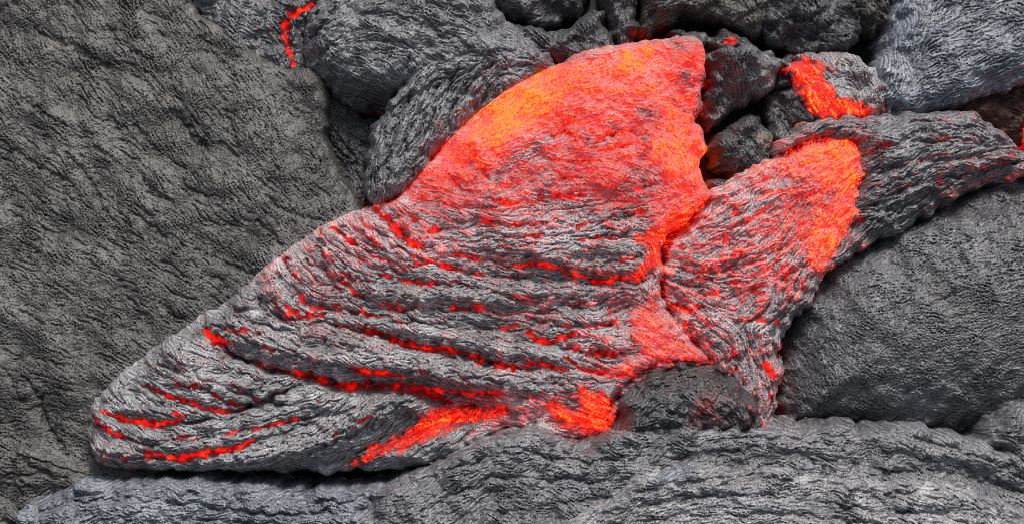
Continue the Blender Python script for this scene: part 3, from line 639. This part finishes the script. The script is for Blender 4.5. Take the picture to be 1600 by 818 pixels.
lobe('lava_fan', 'big fan of glowing lava, salmon red on top, wrinkling into grey ropes below', 'lava flow', FAN, 16, 52, 44, M_SILVER,
     dirs=FD, zones=FZ, creases=FC, grooves=FG, rope=4.0, billow=0, drop=140, mid=.9, fine=1.0, grit=.4, strand=7, wob=.7, lump=1.3, power=2.4,
     hot=[(VEIN, .79, 8), (CORNER, .88, 12), (BELT, .72, 12), (EDGE, .84, 9)],
     cold=[([(770, 282), (800, 255), (830, 236), (858, 216)], 8, .26), ([(1000, 172), (1025, 182)], 10, .25), ([(1066, 118), (1076, 132)], 8, .3), ([(1052, 163), (1082, 175)], 6, .3),
           ([(905, 205), (925, 225), (945, 222), (965, 205)], 4, .3), ([(1005, 215), (1012, 235), (1004, 245)], 5, .25), ([(990, 262), (1000, 275), (1012, 286)], 13, .13), ([(1055, 282), (1084, 288)], 5, .2),
           ([(885, 92), (950, 76), (1000, 63), (1050, 55), (1100, 55)], 9, .6), ([(1040, 68), (1075, 78)], 6, .25), ([(1110, 66), (1106, 110), (1098, 150), (1092, 186)], 7, .5), ([(950, 195), (970, 205)], 4, .3), ([(1100, 150), (1098, 185), (1104, 222)], 5, .4), ([(1104, 286), (1112, 310), (1090, 330)], 4, .3), ([(700, 232), (760, 172), (830, 120)], 3, .25),
           ([(840, 424), (870, 430)], 10, .3), ([(560, 740), (700, 712), (760, 690)], 10, .3)],
     ridges=[([(150, 640), (200, 675), (270, 690), (340, 685), (420, 672)], 12, 16), ([(170, 640), (260, 640), (330, 660), (400, 655)], 10, 10), ([(160, 700), (280, 730), (400, 715), (500, 690), (580, 650), (640, 625)], 16, 24),
             ([(330, 500), (420, 540), (520, 560), (640, 575), (740, 600)], 15, 22), ([(480, 520), (600, 550), (720, 580), (840, 600)], 14, 19), ([(480, 500), (600, 505), (720, 530), (860, 560)], 12, 13),
             ([(600, 400), (720, 385), (850, 390), (980, 385)], 14, 10), ([(560, 460), (700, 460), (850, 455), (980, 455)], 14, 13), ([(820, 520), (900, 535), (980, 540)], 9, 6), ([(840, 400), (920, 418), (990, 420)], 9, 13),
             ([(560, 640), (600, 618), (640, 622), (660, 640)], 10, 19)],
     bumps=[(420, 640, 230, 70, -5, 14), (300, 580, 150, 36, 28, 14), (300, 700, 170, 26, -4, 10), (560, 640, 90, 26, -25, 12), (860, 200, 200, 110, -25, 12), (700, 480, 300, 120, 5, 10), (668, 670, 110, 19, -28, -32), (760, 650, 60, 20, 0, -26), (450, 735, 260, 16, -2, -12), (880, 665, 60, 25, 0, -14), (1000, 530, 60, 40, 30, 6)],
     parts=[('molten_face', FACE, None, 'salmon red glowing upper face'), ('toe', TOE, None, 'grey wrinkled toe'), ('braided_fold', BRAID, None, None), ('molten_vein', VEIN, None, 'red molten vein'), ('molten_corner', CORNER, None, 'bright red molten corner'), ('glowing_belt', BELT, None, 'pinkish red stretched belt'), ('glowing_edge', EDGE, None, 'bright red broken edge')],
     body='ropy_crust')

# ------------------------------------------------------------------ the tongue beside it
tongue = bpy.data.objects.new('lava_tongue', None); COL.objects.link(tongue)
tongue.location = Vector(world(np.array([1200.]), np.array([400.]), np.array([-40.]), np.array([0.]))[0])
tag(tongue, 'shorter lava tongue right of the fan, orange shoulder under a long grey arm', 'lava flow')
SHOULDER = [(1190, 282), (1215, 250), (1250, 228), (1290, 212), (1340, 214), (1345, 260), (1330, 320), (1320, 360), (1295, 396), (1272, 420), (1262, 400), (1280, 360), (1290, 330), (1240, 310)]
lobe('lava_tongue', '', '', [(1225, 238), (1290, 210), (1345, 212), (1362, 260), (1350, 320), (1346, 355), (1322, 392), (1294, 434), (1260, 484), (1230, 526), (1226, 580), (1216, 640), (1206, 680), (1160, 700), (1130, 640), (1110, 575), (1088, 540), (1062, 508), (1044, 470),
     (1036, 430), (1046, 384), (1080, 350), (1100, 318), (1140, 284), (1185, 256)],
     8, 50, 46, M_SILVER, dirs=[(1280, 250, -35), (1200, 280, -30), (1150, 310, -30), (1100, 360, -25), (1070, 420, 20), (1080, 460, 20), (1180, 350, -35), (1250, 340, -45), (1290, 380, -65), (1240, 430, -60), (1150, 420, -15), (1120, 480, 30), (1180, 480, -40), (1150, 540, 60), (1190, 580, 85)],
     zones=[(1290, 260, .97), (1310, 240, .95), (1322, 280, .93), (1260, 250, .92), (1230, 262, .72), (1200, 285, .60), (1250, 300, .64), (1290, 312, .74), (1312, 340, .90), (1292, 380, .94), (1278, 404, .82), (1200, 335, .60), (1150, 300, .50), (1130, 330, .48), (1110, 370, .47), (1060, 400, .43), (1150, 390, .50),
            (1200, 390, .52), (1100, 440, .48), (1080, 470, .47), (1150, 470, .48), (1200, 450, .52), (1235, 430, .52), (1255, 420, .4), (1130, 520, .43), (1170, 560, .38), (1195, 600, .42), (1180, 650, .40), (1225, 500, .3)],
     creases=[([(1058, 384), (1069, 390)], 3.5, 4, .8), ([(1126, 378), (1136, 372)], 5, 5, .86), ([(1140, 400), (1150, 394), (1158, 398)], 4, 5, .82), ([(1080, 437), (1095, 436), (1112, 437)], 5, 6, .82), ([(1052, 474), (1066, 482), (1080, 486)], 7, 8, .72), ([(1088, 478), (1100, 481)], 6, 5, .78),
              ([(1183, 499), (1196, 500)], 5, 4, .86), ([(1192, 564), (1200, 578), (1207, 590)], 6, 7, .9), ([(1138, 560), (1152, 554)], 5, 5, .8), ([(1200, 605), (1204, 625), (1203, 645)], 5, 6, .62), ([(1166, 656), (1180, 650)], 5, 4, .68), ([(1225, 440), (1232, 425), (1238, 412)], 4, 4, .8),
              ([(1145, 322), (1148, 335)], 4.5, 4, .82), ([(1120, 280), (1145, 272)], 3, 3, .6), ([(1130, 442), (1155, 440)], 3, 5, .7), ([(1175, 455), (1195, 457)], 5, 5, .8), ([(1212, 500), (1216, 506)], 4, 3, .8), ([(1070, 500), (1085, 512)], 5, 5, .66), ([(1130, 418), (1160, 425)], 3, 5, .6)],
     parts=[('molten_shoulder', SHOULDER, None, 'orange molten shoulder')], grooves=[([(1320, 240), (1240, 265), (1160, 300), (1100, 345)], 9, 7), ([(1330, 280), (1250, 310), (1170, 345), (1090, 390)], 9, 8), ([(1325, 330), (1260, 370), (1190, 400), (1110, 425), (1050, 425)], 10, 10), ([(1290, 390), (1230, 430), (1160, 455), (1090, 460)], 10, 11), ([(1260, 440), (1200, 490), (1150, 505), (1090, 505)], 10, 11), ([(1230, 490), (1195, 540), (1180, 600), (1175, 660)], 9, 12), ([(1140, 520), (1155, 580), (1160, 640)], 9, 10)],
     body='crusted_apron', rough_heat=1.5, mid=1.6, fine=1.15, rope=4, billow=7, grit=.5,
     cold=[([(1346, 345), (1324, 386), (1296, 426), (1264, 472), (1238, 514)], 13, .65), ([(1345, 215), (1346, 260), (1338, 320)], 5, .4), ([(1205, 248), (1250, 228), (1300, 212)], 6, .45), ([(1180, 300), (1240, 285), (1290, 262)], 5, .22), ([(1150, 335), (1210, 315), (1262, 322)], 6, .18), ([(1300, 300), (1270, 340), (1255, 380)], 5, .2)], strand=8, parent=tongue, power=2.4)
lobe('lava_tongue', '', '', [(1212, 238), (1240, 205), (1275, 186), (1340, 180), (1400, 176), (1460, 170), (1520, 174), (1556, 188), (1582, 206), (1606, 232), (1660, 250), (1665, 275), (1570, 282), (1490, 318), (1430, 354), (1380, 376), (1330, 404), (1300, 412), (1312, 372), (1326, 340), (1336, 300), (1338, 262), (1332, 236), (1312, 226), (1290, 214), (1262, 222), (1234, 236)],
     12, 62, 54, M_MID, dirs=[(1260, 205, -25), (1350, 200, 0), (1450, 190, 0), (1540, 210, 25), (1380, 250, -25), (1450, 260, -25), (1540, 250, -20), (1380, 320, -30), (1340, 360, -40)],
     zones=[(1345, 240, .40), (1350, 300, .30), (1420, 220, .30), (1500, 200, .32), (1580, 240, .36), (1560, 230, .33), (1480, 270, .33), (1420, 300, .28), (1260, 215, .42), (1300, 195, .34), (1330, 380, .36), (1390, 340, .1)],
     creases=[([(1306, 228), (1322, 222), (1346, 222)], 6, 9, .88), ([(1504, 200), (1516, 204)], 6, 3, .56), ([(1475, 210), (1483, 212)], 5, 3, .54), ([(1458, 285), (1470, 282)], 4, 3, .6), ([(1430, 255), (1440, 252)], 4, 3, .6), ([(1376, 235), (1392, 222)], 4, 4, .62), ([(1340, 340), (1352, 345)], 4, 5, .66), ([(1570, 238), (1590, 243)], 4, 4, .5), ([(1350, 330), (1400, 325), (1460, 300)], 6, 8, 0)],
     grooves=[([(1270, 205), (1350, 195), (1450, 190), (1540, 205), (1600, 240)], 10, 9), ([(1340, 240), (1420, 222), (1500, 220), (1570, 240)], 10, 10), ([(1345, 280), (1420, 255), (1500, 248), (1580, 255)], 10, 10), ([(1340, 330), (1400, 300), (1470, 280), (1550, 268)], 10, 12), ([(1330, 370), (1390, 335), (1450, 312)], 9, 12)],
     body='crusted_arm', wob=.8, mid=1.5, fine=1.1, rope=4, billow=7, strand=8, parent=tongue)

# ------------------------------------------------------------------ cold lobes in front
lobe('lava_boulder', 'huge smooth dark dome of lava on the right, below the grey arm', 'lava dome',
     [(1216, 640), (1222, 560), (1238, 500), (1266, 446), (1312, 402), (1380, 362), (1450, 328), (1520, 298), (1590, 272), (1680, 252), (1815, 220), (1815, 640), (1700, 690), (1600, 690), (1500, 695), (1400, 695), (1300, 690), (1230, 685)],
     -58, 150, 170, M_GREY, dirs=[(1300, 440, -25), (1400, 400, -20), (1500, 350, -15), (1280, 560, 60), (1400, 560, 10), (1500, 600, 0), (1560, 450, -10)], slope=(.05, -.1), mid=.7, fine=1.1, strand=5, lump=.3, grit=.7, nick=.8)
lobe('round_lobe', 'rounded dark grey lobe bulging between fan, tongue and the near crust', 'lava lobe',
     [(954, 682), (958, 640), (972, 605), (1004, 578), (1050, 564), (1098, 564), (1140, 578), (1170, 600), (1190, 630), (1194, 676), (1150, 692), (1000, 694)],
     8, 92, 58, M_DARK, dirs=[(990, 610, -40), (1060, 580, 0), (1140, 600, 35), (1080, 640, 25), (1170, 650, 80)], lump=1.6, strand=9, mid=1.4,
     zones=[(1060, 600, .05), (1100, 625, .42), (1150, 620, .3), (1130, 655, .3), (980, 640, .1)],
     creases=[([(1094, 622), (1104, 628), (1110, 634)], 4.5, 4, .6), ([(1000, 650), (1040, 640), (1080, 655)], 6, 10, 0)])

lobe('foreground_mound', 'mid grey fibrous mound at the bottom centre under the molten corner', 'lava mound',
     [(560, 800), (630, 752), (690, 722), (740, 696), (790, 676), (835, 670), (870, 684), (900, 688), (950, 677), (1000, 664), (1060, 662), (1120, 672), (1150, 740), (1080, 800), (1000, 990), (560, 990)],
     62, 40, 40, M_MID, dirs=[(720, 730, -25), (850, 700, 0), (950, 720, 0), (1040, 700, 5), (850, 790, 20)], strand=6, mid=1.3, lump=1.2, nick=2, grit=.4, billow=0, grooves=[([(650, 760), (740, 720), (820, 705), (900, 720), (980, 715), (1060, 705)], 12, 9), ([(660, 800), (760, 750), (850, 745), (940, 755), (1010, 740)], 12, 10), ([(780, 800), (870, 785), (950, 775)], 11, 8), ([(870, 690), (860, 720), (840, 760)], 10, 8)])
lobe('foreground_crust', 'pale bluish grey crust along the bottom edge under the toe', 'lava crust',
     [(-60, 990), (10, 840), (40, 792), (100, 764), (170, 754), (240, 750), (330, 754), (450, 764), (540, 768), (620, 756), (690, 764), (750, 784), (790, 820), (840, 900), (860, 990)],
     58, 36, 40, M_BLUE, dirs=[(120, 780, -10), (300, 780, 5), (500, 790, 5), (650, 780, 15), (740, 800, 40)], strand=6, mid=1.5, lump=1.4, nick=2, grit=.45, billow=0, grooves=[([(60, 800), (160, 780), (280, 785), (400, 800), (520, 800)], 11, 10), ([(420, 775), (540, 785), (650, 780), (730, 800)], 11, 9), ([(200, 815), (330, 812), (450, 825), (600, 815), (700, 820)], 11, 10), ([(110, 775), (200, 768), (300, 770)], 9, 6)])
lobe('foreground_ridge', 'long ropy grey ridge running across the lower right under the dome', 'lava ridge',
     [(1010, 692), (1045, 670), (1110, 669), (1200, 667), (1260, 664), (1310, 663), (1380, 668), (1450, 675), (1510, 686), (1570, 700), (1640, 740), (1760, 790), (1815, 820), (1815, 990), (1000, 990), (940, 830), (970, 750)],
     66, 40, 36, M_MID, dirs=[(1050, 700, -8), (1150, 690, -6), (1280, 670, -2), (1400, 690, 15), (1500, 710, 25), (1580, 740, 30), (1250, 710, 10), (1120, 720, -12)], rope=1.3, billow=0, strand=9, mid=1.1, lump=.9, grit=.45,
     grooves=[([(1000, 704), (1100, 690), (1200, 682), (1300, 692), (1400, 707), (1520, 737), (1620, 780)], 10, 8), ([(1010, 724), (1100, 707), (1200, 702), (1300, 717), (1400, 737), (1480, 744)], 10, 8), ([(1380, 668), (1450, 690), (1540, 716), (1640, 762)], 10, 8), ([(1240, 668), (1330, 690), (1420, 725)], 10, 7), ([(1130, 672), (1240, 664), (1340, 672)], 8, 5)],
     bumps=[(1500, 735, 110, 20, 15, -16), (1250, 690, 120, 22, 0, 8)], creases=[([(1240, 700), (1270, 720), (1300, 735)], 5, 8, 0), ([(1380, 740), (1460, 735), (1520, 750), (1600, 770)], 7, 12, 0), ([(1020, 735), (1090, 712), (1160, 705)], 5, 6, 0)])
lobe('foreground_shelf', 'nearest pale ropy shelf in the bottom right corner', 'lava shelf',
     [(860, 990), (880, 830), (930, 790), (985, 752), (1030, 736), (1090, 726), (1170, 726), (1250, 736), (1330, 748), (1400, 752), (1462, 750), (1530, 770), (1600, 796), (1700, 850), (1800, 940), (1800, 990)],
     92, 36, 36, M_SILVER, dirs=[(960, 790, -25), (1060, 745, -10), (1180, 740, 5), (1320, 760, 10), (1450, 770, 15), (1550, 800, 28), (1200, 800, 4)], rope=1.3, billow=0, strand=9, mid=1.1, lump=.9, grit=.45,
     creases=[([(1125, 757), (1155, 748), (1185, 740), (1222, 742)], 4, 9, 0), ([(1300, 770), (1350, 778), (1420, 770)], 5, 8, 0), ([(1000, 790), (1080, 775), (1160, 772)], 4, 7, 0), ([(1400, 800), (1500, 800), (1580, 815)], 5, 8, 0)],
     grooves=[([(990, 768), (1100, 750), (1220, 746), (1350, 766), (1480, 777), (1600, 814)], 10, 8), ([(940, 802), (1080, 777), (1200, 772), (1330, 792), (1450, 802), (1580, 832)], 11, 9), ([(900, 832), (1050, 806), (1200, 801), (1350, 816), (1500, 840)], 11, 8), ([(1400, 757), (1480, 765), (1560, 792)], 9, 7)],
     bumps=[(1055, 742, 40, 9, -8, 6)], parts=[('bluish_patch', [(1020, 752), (1034, 736), (1062, 728), (1088, 730), (1078, 744), (1050, 750)], M_BLUE, 'pale bluish glassy patch')])
lobe('edge_lobe', 'small dark rounded lobe tucked against the frame under the dome', 'lava lobe',
     [(1536, 700), (1544, 664), (1568, 640), (1604, 620), (1680, 606), (1760, 640), (1770, 740), (1690, 770), (1630, 748), (1580, 726)],
     44, 46, 40, M_GREY, dirs=[(1580, 650, -35), (1590, 700, 20)], strand=6, lump=1.6)
print('LAVA triangles', TRI[0], 'seconds', round(time.time() - T0, 1))
